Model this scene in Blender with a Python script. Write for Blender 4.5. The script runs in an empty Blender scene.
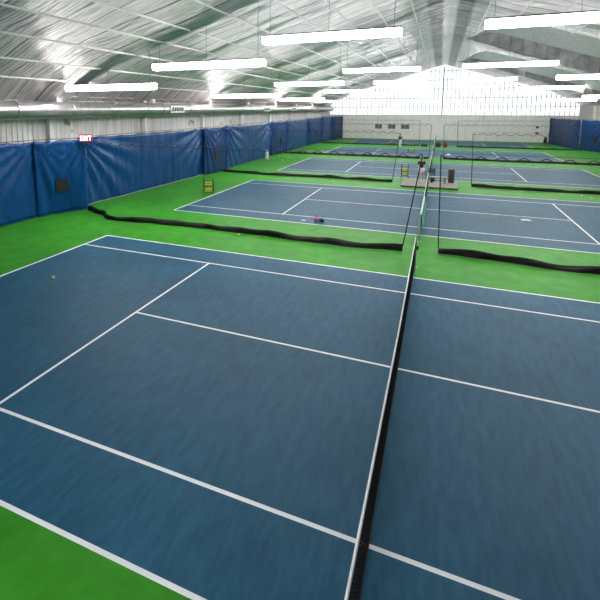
import bpy, bmesh, math, random
from mathutils import Vector, Matrix, noise
random.seed(7)
S = bpy.context.scene
C = S.collection
PI = math.pi

# ------------------------------------------------------------------ materials
def new_mat(name):
    m = bpy.data.materials.new(name); m.use_nodes = True
    nt = m.node_tree
    return m, nt, nt.nodes['Principled BSDF']

def plain(name, col, rough=.5, metal=0, var=.08, scale=6, bump=0, spec=.5):
    """procedural material: a base colour with slight noise in tone and roughness"""
    m, nt, b = new_mat(name)
    tc = nt.nodes.new('ShaderNodeTexCoord')
    n = nt.nodes.new('ShaderNodeTexNoise'); n.inputs['Scale'].default_value = scale; n.inputs['Detail'].default_value = 4
    nt.links.new(tc.outputs['Object'], n.inputs['Vector'])
    r = nt.nodes.new('ShaderNodeValToRGB')
    r.color_ramp.elements[0].position = .3; r.color_ramp.elements[1].position = .7
    r.color_ramp.elements[0].color = (*[c*(1-var) for c in col], 1)
    r.color_ramp.elements[1].color = (*[min(1, c*(1+var)) for c in col], 1)
    nt.links.new(n.outputs['Fac'], r.inputs['Fac'])
    nt.links.new(r.outputs['Color'], b.inputs['Base Color'])
    b.inputs['Roughness'].default_value = rough; b.inputs['Metallic'].default_value = metal
    b.inputs['Specular IOR Level'].default_value = spec
    if bump:
        bp = nt.nodes.new('ShaderNodeBump'); bp.inputs['Strength'].default_value = bump; bp.inputs['Distance'].default_value = .02
        nt.links.new(n.outputs['Fac'], bp.inputs['Height']); nt.links.new(bp.outputs['Normal'], b.inputs['Normal'])
    return m

def emit(name, col, strength):
    m, nt, b = new_mat(name)
    b.inputs['Base Color'].default_value = (.8, .8, .8, 1)
    b.inputs['Emission Color'].default_value = (*col, 1); b.inputs['Emission Strength'].default_value = strength
    return m

def court_paint(name, c0, c1, c2, rough, stretch):
    """acrylic court paint: brushed streaks, broad worn patches and small scuffs"""
    m, nt, b = new_mat(name)
    tc = nt.nodes.new('ShaderNodeTexCoord')
    mp = nt.nodes.new('ShaderNodeMapping'); mp.inputs['Scale'].default_value = stretch
    nt.links.new(tc.outputs['Object'], mp.inputs['Vector'])
    n = nt.nodes.new('ShaderNodeTexNoise'); n.inputs['Scale'].default_value = 1.2; n.inputs['Detail'].default_value = 7; n.inputs['Roughness'].default_value = .65
    nt.links.new(mp.outputs['Vector'], n.inputs['Vector'])
    r = nt.nodes.new('ShaderNodeValToRGB')
    e = r.color_ramp.elements; e[0].position = .3; e[1].position = .72
    e[0].color = (*c0, 1); e[1].color = (*c2, 1); k = e.new(.5); k.color = (*c1, 1)
    nt.links.new(n.outputs['Fac'], r.inputs['Fac'])
    n2 = nt.nodes.new('ShaderNodeTexNoise'); n2.inputs['Scale'].default_value = .45; n2.inputs['Detail'].default_value = 3
    nt.links.new(tc.outputs['Object'], n2.inputs['Vector'])
    r2 = nt.nodes.new('ShaderNodeMapRange'); r2.inputs['From Min'].default_value = .3; r2.inputs['From Max'].default_value = .7
    r2.inputs['To Min'].default_value = .88; r2.inputs['To Max'].default_value = 1.1
    nt.links.new(n2.outputs['Fac'], r2.inputs['Value'])
    mx = nt.nodes.new('ShaderNodeVectorMath'); mx.operation = 'SCALE'
    nt.links.new(r.outputs['Color'], mx.inputs[0]); nt.links.new(r2.outputs['Result'], mx.inputs['Scale'])
    nt.links.new(mx.outputs['Vector'], b.inputs['Base Color'])
    b.inputs['Roughness'].default_value = rough
    b.inputs['Specular IOR Level'].default_value = .13
    n3 = nt.nodes.new('ShaderNodeTexNoise'); n3.inputs['Scale'].default_value = 90
    nt.links.new(tc.outputs['Object'], n3.inputs['Vector'])
    bp = nt.nodes.new('ShaderNodeBump'); bp.inputs['Strength'].default_value = .12; bp.inputs['Distance'].default_value = .004
    nt.links.new(n3.outputs['Fac'], bp.inputs['Height']); nt.links.new(bp.outputs['Normal'], b.inputs['Normal'])
    return m

M = {}
M['green'] = court_paint('court_green', (.034, .245, .014), (.043, .285, .018), (.056, .33, .024), .5, (1.5, 1.5, 1))
M['blue'] = court_paint('court_blue', (.015, .082, .146), (.021, .105, .180), (.031, .128, .210), .5, (6.5, 1.5, 1))
M['line'] = plain('line_white', (.92, .93, .94), .5, var=.06, scale=3)

def liner_material():
    """shiny reflective insulation facing: creases running up the slope, welded seams every 1.2 m, darker strips beside the ridge"""
    m, nt, b = new_mat('roof_liner')
    tc = nt.nodes.new('ShaderNodeTexCoord')
    mp = nt.nodes.new('ShaderNodeMapping'); mp.inputs['Scale'].default_value = (.34, 4.6, .34)
    nt.links.new(tc.outputs['Object'], mp.inputs['Vector'])
    n = nt.nodes.new('ShaderNodeTexNoise'); n.inputs['Scale'].default_value = 1.5; n.inputs['Detail'].default_value = 6; n.inputs['Distortion'].default_value = .6
    nt.links.new(mp.outputs['Vector'], n.inputs['Vector'])
    n2 = nt.nodes.new('ShaderNodeTexNoise'); n2.inputs['Scale'].default_value = .8; n2.inputs['Detail'].default_value = 2
    nt.links.new(tc.outputs['Object'], n2.inputs['Vector'])
    add = nt.nodes.new('ShaderNodeMath'); add.operation = 'ADD'
    nt.links.new(n.outputs['Fac'], add.inputs[0]); nt.links.new(n2.outputs['Fac'], add.inputs[1])
    bp = nt.nodes.new('ShaderNodeBump'); bp.inputs['Strength'].default_value = 1.0; bp.inputs['Distance'].default_value = .17
    nt.links.new(add.outputs[0], bp.inputs['Height']); nt.links.new(bp.outputs['Normal'], b.inputs['Normal'])
    # darker grey strips either side of the ridge, set by distance from it
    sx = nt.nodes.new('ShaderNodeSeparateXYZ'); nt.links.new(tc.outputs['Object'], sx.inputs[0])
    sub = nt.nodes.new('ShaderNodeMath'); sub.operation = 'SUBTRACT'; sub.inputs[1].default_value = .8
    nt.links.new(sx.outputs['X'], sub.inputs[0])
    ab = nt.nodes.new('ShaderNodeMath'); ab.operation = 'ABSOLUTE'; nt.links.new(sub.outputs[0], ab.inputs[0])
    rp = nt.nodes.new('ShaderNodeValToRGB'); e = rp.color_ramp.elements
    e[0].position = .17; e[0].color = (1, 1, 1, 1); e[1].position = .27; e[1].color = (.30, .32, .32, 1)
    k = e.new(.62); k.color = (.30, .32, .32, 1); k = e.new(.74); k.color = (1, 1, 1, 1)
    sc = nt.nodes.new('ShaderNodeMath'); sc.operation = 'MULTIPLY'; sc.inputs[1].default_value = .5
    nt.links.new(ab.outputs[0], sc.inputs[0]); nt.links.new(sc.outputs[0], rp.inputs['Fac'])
    # seam lines
    sd = nt.nodes.new('ShaderNodeMath'); sd.operation = 'DIVIDE'; sd.inputs[1].default_value = 1.22; nt.links.new(sx.outputs['Y'], sd.inputs[0])
    fr = nt.nodes.new('ShaderNodeMath'); fr.operation = 'FRACT'; nt.links.new(sd.outputs[0], fr.inputs[0])
    r3 = nt.nodes.new('ShaderNodeValToRGB'); e = r3.color_ramp.elements
    e[0].position = 0; e[0].color = (.34, .35, .35, 1); e[1].position = .045; e[1].color = (.34, .35, .35, 1)
    k = e.new(.055); k.color = (1, 1, 1, 1)
    nt.links.new(fr.outputs[0], r3.inputs['Fac'])
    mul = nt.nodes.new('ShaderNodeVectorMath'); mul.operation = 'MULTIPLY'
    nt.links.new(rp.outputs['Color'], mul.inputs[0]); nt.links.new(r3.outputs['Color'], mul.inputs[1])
    base = nt.nodes.new('ShaderNodeValToRGB'); e = base.color_ramp.elements
    e[0].position = .3; e[0].color = (.60, .545, .575, 1); e[1].position = .7; e[1].color = (.86, .79, .825, 1)
    nt.links.new(n.outputs['Fac'], base.inputs['Fac'])
    mul2 = nt.nodes.new('ShaderNodeVectorMath'); mul2.operation = 'MULTIPLY'
    nt.links.new(mul.outputs[0], mul2.inputs[0]); nt.links.new(base.outputs['Color'], mul2.inputs[1])
    nt.links.new(mul2.outputs[0], b.inputs['Base Color'])
    b.inputs['Metallic'].default_value = .5; b.inputs['Roughness'].default_value = .33
    return m
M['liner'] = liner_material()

def siding_material(name, base, dark, rust):
    """ribbed steel siding with vertical streaks and rust stains"""
    m, nt, b = new_mat(name)
    tc = nt.nodes.new('ShaderNodeTexCoord')
    mp = nt.nodes.new('ShaderNodeMapping'); mp.inputs['Scale'].default_value = (3, 3, .3)
    nt.links.new(tc.outputs['Object'], mp.inputs['Vector'])
    n = nt.nodes.new('ShaderNodeTexNoise'); n.inputs['Scale'].default_value = 1.3; n.inputs['Detail'].default_value = 5
    nt.links.new(mp.outputs['Vector'], n.inputs['Vector'])
    r = nt.nodes.new('ShaderNodeValToRGB'); e = r.color_ramp.elements
    e[0].position = .3; e[0].color = (*dark, 1); e[1].position = .62; e[1].color = (*base, 1)
    nt.links.new(n.outputs['Fac'], r.inputs['Fac'])
    n2 = nt.nodes.new('ShaderNodeTexNoise'); n2.inputs['Scale'].default_value = 1.1; n2.inputs['Detail'].default_value = 6
    nt.links.new(tc.outputs['Object'], n2.inputs['Vector'])
    r2 = nt.nodes.new('ShaderNodeValToRGB'); e = r2.color_ramp.elements
    e[0].position = .66; e[0].color = (0, 0, 0, 1); e[1].position = .74; e[1].color = (1, 1, 1, 1)
    nt.links.new(n2.outputs['Fac'], r2.inputs['Fac'])
    mx = nt.nodes.new('ShaderNodeMix'); mx.data_type = 'RGBA'
    nt.links.new(r2.outputs['Color'], mx.inputs[0]); nt.links.new(r.outputs['Color'], mx.inputs[6]); mx.inputs[7].default_value = (*rust, 1)
    nt.links.new(mx.outputs[2], b.inputs['Base Color'])
    b.inputs['Roughness'].default_value = .55
    return m
M['siding'] = siding_material('wall_siding', (.74, .72, .70), (.52, .51, .49), (.22, .15, .1))
M['far_panel'] = siding_material('far_wall_panel', (.90, .87, .85), (.80, .77, .75), (.7, .64, .6))
M['beige'] = siding_material('right_siding', (.60, .58, .53), (.48, .46, .42), (.4, .36, .3))

def vinyl(name, c0, c1, rough):
    m, nt, b = new_mat(name)
    tc = nt.nodes.new('ShaderNodeTexCoord')
    mp = nt.nodes.new('ShaderNodeMapping'); mp.inputs['Scale'].default_value = (1, 1.6, .5); mp.inputs['Rotation'].default_value = (.35, 0, 0)
    nt.links.new(tc.outputs['Object'], mp.inputs['Vector'])
    n = nt.nodes.new('ShaderNodeTexNoise'); n.inputs['Scale'].default_value = 2.2; n.inputs['Detail'].default_value = 5; n.inputs['Distortion'].default_value = .8
    nt.links.new(mp.outputs['Vector'], n.inputs['Vector'])
    r = nt.nodes.new('ShaderNodeValToRGB'); e = r.color_ramp.elements
    e[0].position = .3; e[0].color = (*c0, 1); e[1].position = .75; e[1].color = (*c1, 1)
    nt.links.new(n.outputs['Fac'], r.inputs['Fac']); nt.links.new(r.outputs['Color'], b.inputs['Base Color'])
    bp = nt.nodes.new('ShaderNodeBump'); bp.inputs['Strength'].default_value = .55; bp.inputs['Distance'].default_value = .05
    nt.links.new(n.outputs['Fac'], bp.inputs['Height']); nt.links.new(bp.outputs['Normal'], b.inputs['Normal'])
    b.inputs['Roughness'].default_value = rough; b.inputs['Specular IOR Level'].default_value = .28
    return m
M['blue_vinyl'] = vinyl('blue_vinyl', (.0008, .042, .165), (.0012, .078, .265), .38)
M['navy_vinyl'] = vinyl('navy_vinyl', (.0015, .026, .11), (.003, .042, .16), .42)
M['skirt'] = vinyl('black_vinyl', (.005, .0045, .0045), (.026, .022, .021), .45)
M['hem'] = plain('hem_grey', (.32, .42, .55), .5)
M['twine'] = plain('black_twine', (.012, .012, .013), .8)
M['cord'] = plain('black_cord', (.01, .01, .011), .7)
M['net_brown'] = plain('net_twine', (.011, .009, .008), .9, spec=.2)
M['headband'] = plain('white_headband', (.93, .93, .93), .6)
M['post'] = plain('post_pale_green', (.36, .44, .40), .4, .1)
M['rafter_web'] = plain('ribbed_grey_web', (.40, .385, .39), .5, .3, var=.3, scale=2)
M['rafter_face'] = plain('smooth_grey_facing', (.82, .78, .80), .5)
M['duct'] = plain('galvanised_duct', (.42, .395, .41), .32, .85, var=.14, scale=3, bump=.15)
M['duct_ring'] = plain('duct_joint_metal', (.40, .42, .41), .38, .85, var=.15)
M['dark_slot'] = plain('dark_opening', (.012, .012, .013), .6)
M['white_paint'] = plain('white_painted_steel', (.78, .78, .76), .5)
M['purlin'] = plain('pale_steel_strap', (.87, .82, .845), .5)
M['housing'] = plain('fixture_housing', (.30, .30, .34), .5)
M['lens'] = emit('lit_lens', (1, .985, .96), 15.0)
M['wire'] = plain('hanger_wire', (.25, .25, .25), .5, .5)
M['pane'] = emit('daylit_translucent_panel', (.94, .97, 1), .47)
M['mullion'] = plain('panel_mullion', (.26, .28, .34), .6)
M['window_frame'] = plain('grey_window_frame', (.42, .43, .43), .5)
M['window_glass'] = plain('dim_window_glass', (.16, .17, .17), .15)
M['ball'] = plain('tennis_ball_felt', (.80, .88, .16), .85, var=.1, scale=40)
M['ball_seam'] = plain('ball_seam', (.85, .86, .8), .7)
M['black_wire'] = plain('black_coated_wire', (.012, .014, .012), .5)
M['deck'] = plain('worn_grey_deck', (.30, .28, .25), .75, var=.22, scale=5)
M['deck_edge'] = plain('deck_edge', (.10, .095, .08), .8)
M['bench_wood'] = plain('pale_bench', (.52, .45, .38), .6, var=.15)
M['black_plastic'] = plain('black_plastic', (.014, .014, .016), .45)
M['bin'] = plain('brown_bin', (.075, .05, .048), .55)
M['teal'] = plain('teal_banner', (.02, .42, .31), .55, var=.15)
M['white_cloth'] = plain('white_cloth', (.8, .8, .8), .8)
M['pink'] = plain('pink_fabric', (.72, .16, .36), .7)
M['maroon'] = plain('maroon_fabric', (.22, .02, .08), .7)
M['navy'] = plain('navy_fabric', (.008, .015, .12), .7)
M['red'] = plain('red_fabric', (.20, .02, .03), .7)
M['exit_face'] = plain('exit_red_face', (.30, .012, .04), .4)
M['exit_glow'] = emit('exit_letters', (1, .55, .6), 2.2)
M['skin'] = plain('skin', (.50, .30, .21), .55)
M['blond'] = plain('blond_hair', (.42, .28, .10), .6)
M['dark_hair'] = plain('dark_hair', (.025, .018, .014), .6)
M['black_cloth'] = plain('black_shirt', (.012, .012, .016), .8)
M['dark_red_cloth'] = plain('dark_red_shirt', (.06, .012, .022), .8)
M['eye'] = plain('eye', (.02, .02, .02), .3)
M['shoe'] = plain('white_shoe', (.7, .7, .7), .6)
M['tan'] = plain('tan_base', (.45, .32, .2), .7)

# ------------------------------------------------------------------ mesh builder
class MB:
    def __init__(s): s.v = []; s.f = []; s.mi = []
    def face(s, idx, m=0): s.f.append(idx); s.mi.append(m)
    def box(s, a, b, m=0):
        x0, y0, z0 = a; x1, y1, z1 = b; n = len(s.v)
        s.v += [(x0,y0,z0),(x1,y0,z0),(x1,y1,z0),(x0,y1,z0),(x0,y0,z1),(x1,y0,z1),(x1,y1,z1),(x0,y1,z1)]
        for q in ((0,3,2,1),(4,5,6,7),(0,1,5,4),(1,2,6,5),(2,3,7,6),(3,0,4,7)): s.face([n+i for i in q], m)
        return s
    def bar(s, p, q, r, sides=4, m=0, cap=True):
        return s.tube([p, q], r, sides, m, cap)
    def tube(s, pts, r, sides=8, m=0, cap=True, closed=False):
        pts = [Vector(p) for p in pts]; n0 = len(s.v); N = len(pts)
        for i, p in enumerate(pts):
            if closed: t = pts[(i+1) % N] - pts[i-1]
            else: t = pts[min(i+1, N-1)] - pts[max(i-1, 0)]
            t.normalize()
            up = Vector((0,0,1)) if abs(t.z) < .9 else Vector((1,0,0))
            a = t.cross(up).normalized(); b = a.cross(t)
            rr = r[i] if isinstance(r, (list, tuple)) else r
            for k in range(sides):
                w = 2*PI*(k+.5)/sides
                s.v.append(tuple(p + a*(rr*math.cos(w)) + b*(rr*math.sin(w))))
        for i in range(N if closed else N-1):
            j = (i+1) % N
            for k in range(sides):
                k2 = (k+1) % sides
                s.face([n0+i*sides+k, n0+i*sides+k2, n0+j*sides+k2, n0+j*sides+k], m)
        if cap and not closed:
            s.face([n0+k for k in range(sides)][::-1], m); s.face([n0+(N-1)*sides+k for k in range(sides)], m)
        return s
    def lathe(s, prof, c=(0,0,0), sides=20, m=0):
        n0 = len(s.v)
        for r, z in prof:
            for k in range(sides):
                w = 2*PI*k/sides; s.v.append((c[0]+r*math.cos(w), c[1]+r*math.sin(w), c[2]+z))
        for i in range(len(prof)-1):
            for k in range(sides):
                k2 = (k+1) % sides
                s.face([n0+i*sides+k, n0+i*sides+k2, n0+(i+1)*sides+k2, n0+(i+1)*sides+k], m)
        return s
    def sheet(s, fn, us, vs, thick=None, m=0):
        """grid sheet fn(u,v) -> point; with thick (a vector) it becomes a closed slab"""
        n0 = len(s.v); a, b = len(us), len(vs)
        for u in us:
            for v in vs: s.v.append(tuple(fn(u, v)))
        for i in range(a-1):
            for j in range(b-1): s.face([n0+i*b+j, n0+(i+1)*b+j, n0+(i+1)*b+j+1, n0+i*b+j+1], m)
        if thick is not None:
            n1 = len(s.v); T = Vector(thick)
            for k in range(a*b): s.v.append(tuple(Vector(s.v[n0+k])+T))
            for i in range(a-1):
                for j in range(b-1): s.face([n1+i*b+j, n1+i*b+j+1, n1+(i+1)*b+j+1, n1+(i+1)*b+j], m)
            ring = [i*b for i in range(a)] + [(a-1)*b+j for j in range(1, b)] + [i*b+b-1 for i in range(a-2, -1, -1)] + [j for j in range(b-2, 0, -1)]
            for k in range(len(ring)):
                p, q = ring[k], ring[(k+1) % len(ring)]
                s.face([n0+q, n0+p, n1+p, n1+q], m)
        return s
    def build(s, name, mats, parent=None, smooth=False, bevel=0):
        me = bpy.data.meshes.new(name); me.from_pydata(s.v, [], s.f)
        if not isinstance(mats, (list, tuple)): mats = [mats]
        for m in mats: me.materials.append(m)
        me.polygons.foreach_set('material_index', s.mi)
        if smooth: me.polygons.foreach_set('use_smooth', [True]*len(s.f))
        me.update()
        o = bpy.data.objects.new(name, me); C.objects.link(o)
        if parent is not None: o.parent = parent
        if bevel:
            b = o.modifiers.new('bevel', 'BEVEL'); b.width = bevel; b.segments = 2
        return o

def tag(o, label=None, cat=None, group=None, kind=None):
    if label: o['label'] = label
    if cat: o['category'] = cat
    if group: o['group'] = group
    if kind: o['kind'] = kind
    return o
def thing(name, label, cat, loc=(0,0,0), rz=0, group=None):
    o = bpy.data.objects.new(name, None); o.empty_display_size = .1; C.objects.link(o)
    o.location = loc; o.rotation_euler = (0, 0, rz)
    return tag(o, label, cat, group)
def copy_tree(o, parent=None):
    c = o.copy(); C.objects.link(c); c.parent = parent
    for ch in list(o.children): copy_tree(ch, c)
    return c
def frange(a, b, st):
    n = max(1, int(round((b-a)/st))); return [a+(b-a)*i/n for i in range(n+1)]
def lerp(a, b, t): return a+(b-a)*t
def sstep(t): t = max(0, min(1, t)); return t*t*(3-2*t)

# ------------------------------------------------------------------ dimensions of the hall
XL, XR, YN, YF = -17.6, 19.2, -9.75, 73.0
XRIDGE, ZRIDGE, SLOPE = .75, 11.5, .3
def roof(x): return ZRIDGE - SLOPE*abs(x-XRIDGE)
COURTS = [0, 16.14, 32.6, 48.8, 65.0]
BAND = 4.05

# ------------------------------------------------------------------ floor with painted courts
def build_floor():
    B, D, SG, V = 11.885, 5.485, 4.115, 6.40
    xs = sorted(set([XL, XR] + [s*q for s in (-1,1) for q in (B, B-.08, B-.17, V+.032, V-.032)]))
    ys = [YN, YF]
    for c in COURTS:
        ys += [c+s*q for s in (-1,1) for q in (D+.01, D-.055, SG+.03, SG-.035, .032)]
    ys = sorted(y for y in set(ys) if YN <= y <= YF)
    mb = MB(); nx, ny = len(xs), len(ys)
    mb.v = [(x, y, 0) for x in xs for y in ys]
    for i in range(nx-1):
        for j in range(ny-1):
            x, y = (xs[i]+xs[i+1])/2, (ys[j]+ys[j+1])/2
            c = min(COURTS, key=lambda q: abs(q-y)); dy, dx = abs(y-c), abs(x)
            m = 0
            if dx < B and dy < D+.01:
                m = 1
                if dx > B-.08 or dy > D-.055: m = 2
                elif SG-.035 < dy < SG+.03: m = 2
                elif V-.032 < dx < V+.032 and dy < SG: m = 2
                elif dy < .032 and (dx < V or dx > B-.17): m = 2
            mb.face([i*ny+j, (i+1)*ny+j, (i+1)*ny+j+1, i*ny+j+1], m)
    tag(mb.build('floor', [M['green'], M['blue'], M['line']]), kind='structure')
build_floor()

# ------------------------------------------------------------------ walls
def ribbed_wall(name, x, y0, y1, ztop, inward, mat):
    """ribbed siding running along y, ribs 0.3 m apart, 25 mm deep, with a real thickness"""
    mb = MB(); ys = []; off = []
    y = y0
    while y < y1:
        for dy, d in ((0,0),(.10,0),(.13,.03),(.20,.03),(.23,0)):
            ys.append(min(y+dy, y1)); off.append(d)
        y += .3
    n0 = 0
    for yy, d in zip(ys, off):
        mb.v += [(x+inward*d, yy, 0), (x+inward*d, yy, ztop)]
    for i in range(len(ys)-1): mb.face([2*i, 2*i+2, 2*i+3, 2*i+1])
    mb.box((x-inward*.12 if inward > 0 else x+.02, y0, 0), (x-.02 if inward > 0 else x+.12, y1, ztop))
    return tag(mb.build(name, mat), kind='structure')
ribbed_wall('wall_left', XL, YN, YF, roof(XL)+.35, 1, M['siding'])
ribbed_wall('wall_right', XR, YN, YF, roof(XR)+.35, -1, M['beige'])

def gable(name, y0, y1, mat, zbase):
    mb = MB(); pr = [(XL, zbase), (XR, zbase), (XR, roof(XR)+.6), (XRIDGE, ZRIDGE+.6), (XL, roof(XL)+.6)]
    for yy in (y0, y1): mb.v += [(x, yy, z) for x, z in pr]
    mb.face([0,1,2,3,4]); mb.face([9,8,7,6,5])
    for i in range(5): mb.face([i, 5+i, 5+(i+1) % 5, (i+1) % 5])
    return mb.build(name, mat)
tag(gable('wall_near', YN-.12, YN, M['navy_vinyl'], 0), kind='structure')
# far wall: solid lower band with three window openings
WIN = [(-9.76, -8.56), (-7.61, -6.36), (-5.51, -4.15)]; WZ = (1.70, 2.53)
mb = MB()
xs = [XL]+[v for w in WIN for v in w]+[XR]
for i in range(0, len(xs), 2): mb.box((xs[i], YF, 0), (xs[i+1], YF+.2, BAND))
for a, b in WIN:
    mb.box((a, YF, 0), (b, YF+.2, WZ[0])); mb.box((a, YF, WZ[1]), (b, YF+.2, BAND))
tag(mb.build('wall_far', M['far_panel']), kind='structure')
for i, (a, b) in enumerate(WIN):
    w = bpy.data.objects.new('window_%d' % (i+1), None); C.objects.link(w); w.location = ((a+b)/2, YF, WZ[0]); tag(w, kind='structure')
    h = (b-a)/2; H = WZ[1]-WZ[0]; f = MB()
    f.box((-h, -.03, 0), (h, .08, .06)); f.box((-h, -.03, H-.06), (h, .08, H)); f.box((-h, -.03, .06), (-h+.06, .08, H-.06)); f.box((h-.06, -.03, .06), (h, .08, H-.06))
    f.box((-.025, -.02, .06), (.025, .06, H-.06))
    f.build('window_frame', M['window_frame'], w)
    MB().box((-h+.06, .02, .06), (h-.06, .05, H-.06)).build('window_pane', M['window_glass'], w)
# rail at the foot of the translucent gable
tag(MB().box((XL, YF-.06, BAND-.06), (XR, YF+.14, BAND+.07)).build('trim_1', M['white_paint']), kind='structure')
# the translucent gable itself: daylit panels in a grid of slender mullions
g = bpy.data.objects.new('window_4', None); C.objects.link(g); g.location = (0, YF, 0); tag(g, kind='structure')
mb = MB(); pr = [(XL, BAND+.07), (XR, BAND+.07), (XR, roof(XR)+.6), (XRIDGE, ZRIDGE+.6), (XL, roof(XL)+.6)]
for yy in (.06, .1): mb.v += [(x, yy, z) for x, z in pr]
mb.face([0,1,2,3,4]); mb.face([9,8,7,6,5])
for i in range(5): mb.face([i, 5+i, 5+(i+1) % 5, (i+1) % 5])
mb.build('translucent_pane', M['pane'], g)
mb = MB(); x = XL+.3
while x < XR:
    mb.box((x-.042, 0, BAND+.07), (x+.042, .055, roof(x)+.5)); x += .62
z = BAND+1.35
while z < ZRIDGE:
    hw = (ZRIDGE+.4-z)/SLOPE
    mb.box((max(XL, XRIDGE-hw), -.04, z-.045), (min(XR, XRIDGE+hw), .02, z+.045)); z += 1.45
mb.box((XRIDGE-.06, -.1, BAND), (XRIDGE+.06, .0, ZRIDGE+.3))
mb.build('mullion_grid', M['mullion'], g)

# ------------------------------------------------------------------ ceiling: draped reflective liner over the frames
FRAMES = [(8.1, .74), (16.2, .12), (24.3, .42), (32.5, .48), (40.6, .42), (48.7, .40), (56.8, .42), (64.9, .40)]
def drape(x, y):
    d = 0
    e = min(1, max(0, (abs(x-XRIDGE)-.9)/3))
    toeave = max(0, 1-abs(x-XRIDGE)/17.5)
    for yb, A in FRAMES:
        if x > XRIDGE: A *= .5
        w = .9+3.6*toeave**.9
        t = (y-(yb-w))/w
        if 0 < t <= 1: d = max(d, A*(.35+.65*e)*t**1.05)
        elif t > 1 and y < yb+.9: d = max(d, A*(.35+.65*e)*(1-sstep((y-yb-.25)/.65)))
    return d
PURL = [-15.75, -13.95, -12.1, -10.6, -9.25, -7.5, -5.75, -4.35, -2.8, -1.2]
def build_ceiling():
    xs = frange(XL-.1, XRIDGE, .33)+frange(XRIDGE, XR+.1, .33)[1:]
    ys = frange(YN, YF+.05, .122)
    mb = MB()
    def fn(x, y):
        sag = .05*abs(math.sin(PI*y/1.22))
        nz = noise.noise(Vector((x*.12, y*.9, 3.1)))*.05+noise.noise(Vector((x*.5, y*.4, 8)))*.03
        bulge = .05*math.sin(x*PI/1.62)
        ev = min(1, max(0, min(x-XL, XR-x)/4.5))
        return (x, y, roof(x)+.08+.62*ev-.45*max(0, 1-min(x-XL, XR-x)/1.3)-sag+nz-bulge*.5-drape(x, y))
    mb.sheet(fn, xs, ys)
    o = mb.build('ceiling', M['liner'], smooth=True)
    sm = o.modifiers.new('thickness', 'SOLIDIFY'); sm.thickness = .05; sm.offset = 1
    return tag(o, kind='structure')
build_ceiling()
k = 2
for x in PURL+[2*XRIDGE-p for p in PURL]:
    pts = []
    for y in frange(YN+.02, YF-.1, 4.05):
        pts.append((x, y, roof(x)-.06+.012*math.sin(y*1.7+x)))
    tag(MB().tube(pts, .042, 6).build('trim_%d' % k, M['purlin'], smooth=True), kind='structure'); k += 1
for sx in (-17.35, 19.0):                                   # eave pipes
    tag(MB().bar((sx, YN+.02, 5.86), (sx, YF-.1, 5.86), .05, 8).build('trim_%d' % k, M['purlin'], smooth=True), kind='structure'); k += 1
for y in (8.1, 16.2, 24.3, 32.5, 40.6, 48.7, 56.8, 64.9):   # wall columns of the frames
    for sx in (XL+.17, XR-.17):
        tag(MB().box((sx-.13, y-.15, 0), (sx+.13, y+.15, 5.75)).build('trim_%d' % k, M['white_paint'], bevel=.01), kind='structure'); k += 1

# tapered rafters hanging below the liner on the right-hand slope: smooth upper facing, ribbed deep web below
def rafter(y, name, depth):
    mb = MB()
    top = [(1.8, 9.66), (3.3, 9.92), (8.9, 8.05), (17.2, 5.35), (XR-.35, 4.7)]
    def zt(x):
        for (a, za), (b, zb) in zip(top, top[1:]):
            if x <= b: return lerp(za, zb, max(0, (x-a)/(b-a)))
        return top[-1][1]
    def zb(x): return zt(x)-depth*(zt(x)-(9.64-.355*(x-1.8) if x < 9 else 7.08-.36*(x-9)))
    xs = []; off = []; x = 1.8
    while x < XR-.4:
        for dx, d in ((0, 0), (.50, 0), (.53, .07), (.60, .07), (.63, 0)): xs.append(x+dx-.0 if x+dx < XR-.36 else XR-.36); off.append(d)
        x += .64
    n0 = len(mb.v)
    for x, d in zip(xs, off):
        a, b = zt(x), min(zb(x), zt(x)-.01)
        mb.v += [(x, y-.17-d, b), (x, y-.24-d, a), (x, y+.18, a), (x, y+.18, b)]
    for i in range(len(xs)-1):
        for q in range(4): mb.face([n0+i*4+q, n0+(i+1)*4+q, n0+(i+1)*4+(q+1) % 4, n0+i*4+(q+1) % 4], 0)
    us = [x for x, d in zip(xs, off) if x > 2.4]
    n0 = len(mb.v)
    for x in us: mb.v += [(x, y-.24, zt(x)), (x, y-.75, min(roof(x)+.02, zt(x)+.95*(min(1, (x-2.4)/2)))), (x, y+.2, min(roof(x)+.02, zt(x)+.95*(min(1, (x-2.4)/2)))), (x, y+.2, zt(x))]
    for i in range(len(us)-1):
        for q in range(4): mb.face([n0+i*4+q, n0+(i+1)*4+q, n0+(i+1)*4+(q+1) % 4, n0+i*4+(q+1) % 4], 1)
    return tag(mb.build(name, [M['rafter_web'], M['rafter_face']]), kind='structure')
for y, dp in ((24.3, 1.0), (40.6, .55)):
    rafter(y, 'trim_%d' % k, dp); k += 1

# ------------------------------------------------------------------ round air duct along the left wall
duct = thing('air_duct', 'long round galvanised air duct along the left wall above the blue curtains', 'duct', (-16.75, 0, 5.15))
DR = .41
mb = MB(); mb.tube([(0, y, 0) for y in frange(YN+.3, 70.5, 1.0)], DR, 32); mb.build('duct_pipe', M['duct'], duct, smooth=True)
for y in (5.4, 8.75, 12.1, 15.2, 17.0, 20.6, 26.5, 30.5, 35, 39.2, 44.5, 48.9, 55.3, 62, 69):
    MB().tube([(0, y-.05, 0), (0, y-.03, 0), (0, y+.03, 0), (0, y+.05, 0)], [DR+.005, DR+.03, DR+.03, DR+.005], 32).build('joint_ring', M['duct_ring'], duct, smooth=True)
for y in (18.6, 36.8, 46.6, 58.5):
    a = .12
    gr = MB().box((DR-.10, y-.95, -.24), (DR+.05, y+.95, .24)).build('outlet_collar', M['duct_ring'], duct, bevel=.02)
    MB().box((DR+.05, y-.8, -.15), (DR+.058, y+.8, .15)).build('outlet_opening', M['dark_slot'], gr)
    for q in range(7): MB().box((DR+.058, y-.78+q*.25, -.15), (DR+.08, y-.74+q*.25, .15)).build('outlet_louver', M['duct_ring'], gr)
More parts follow.
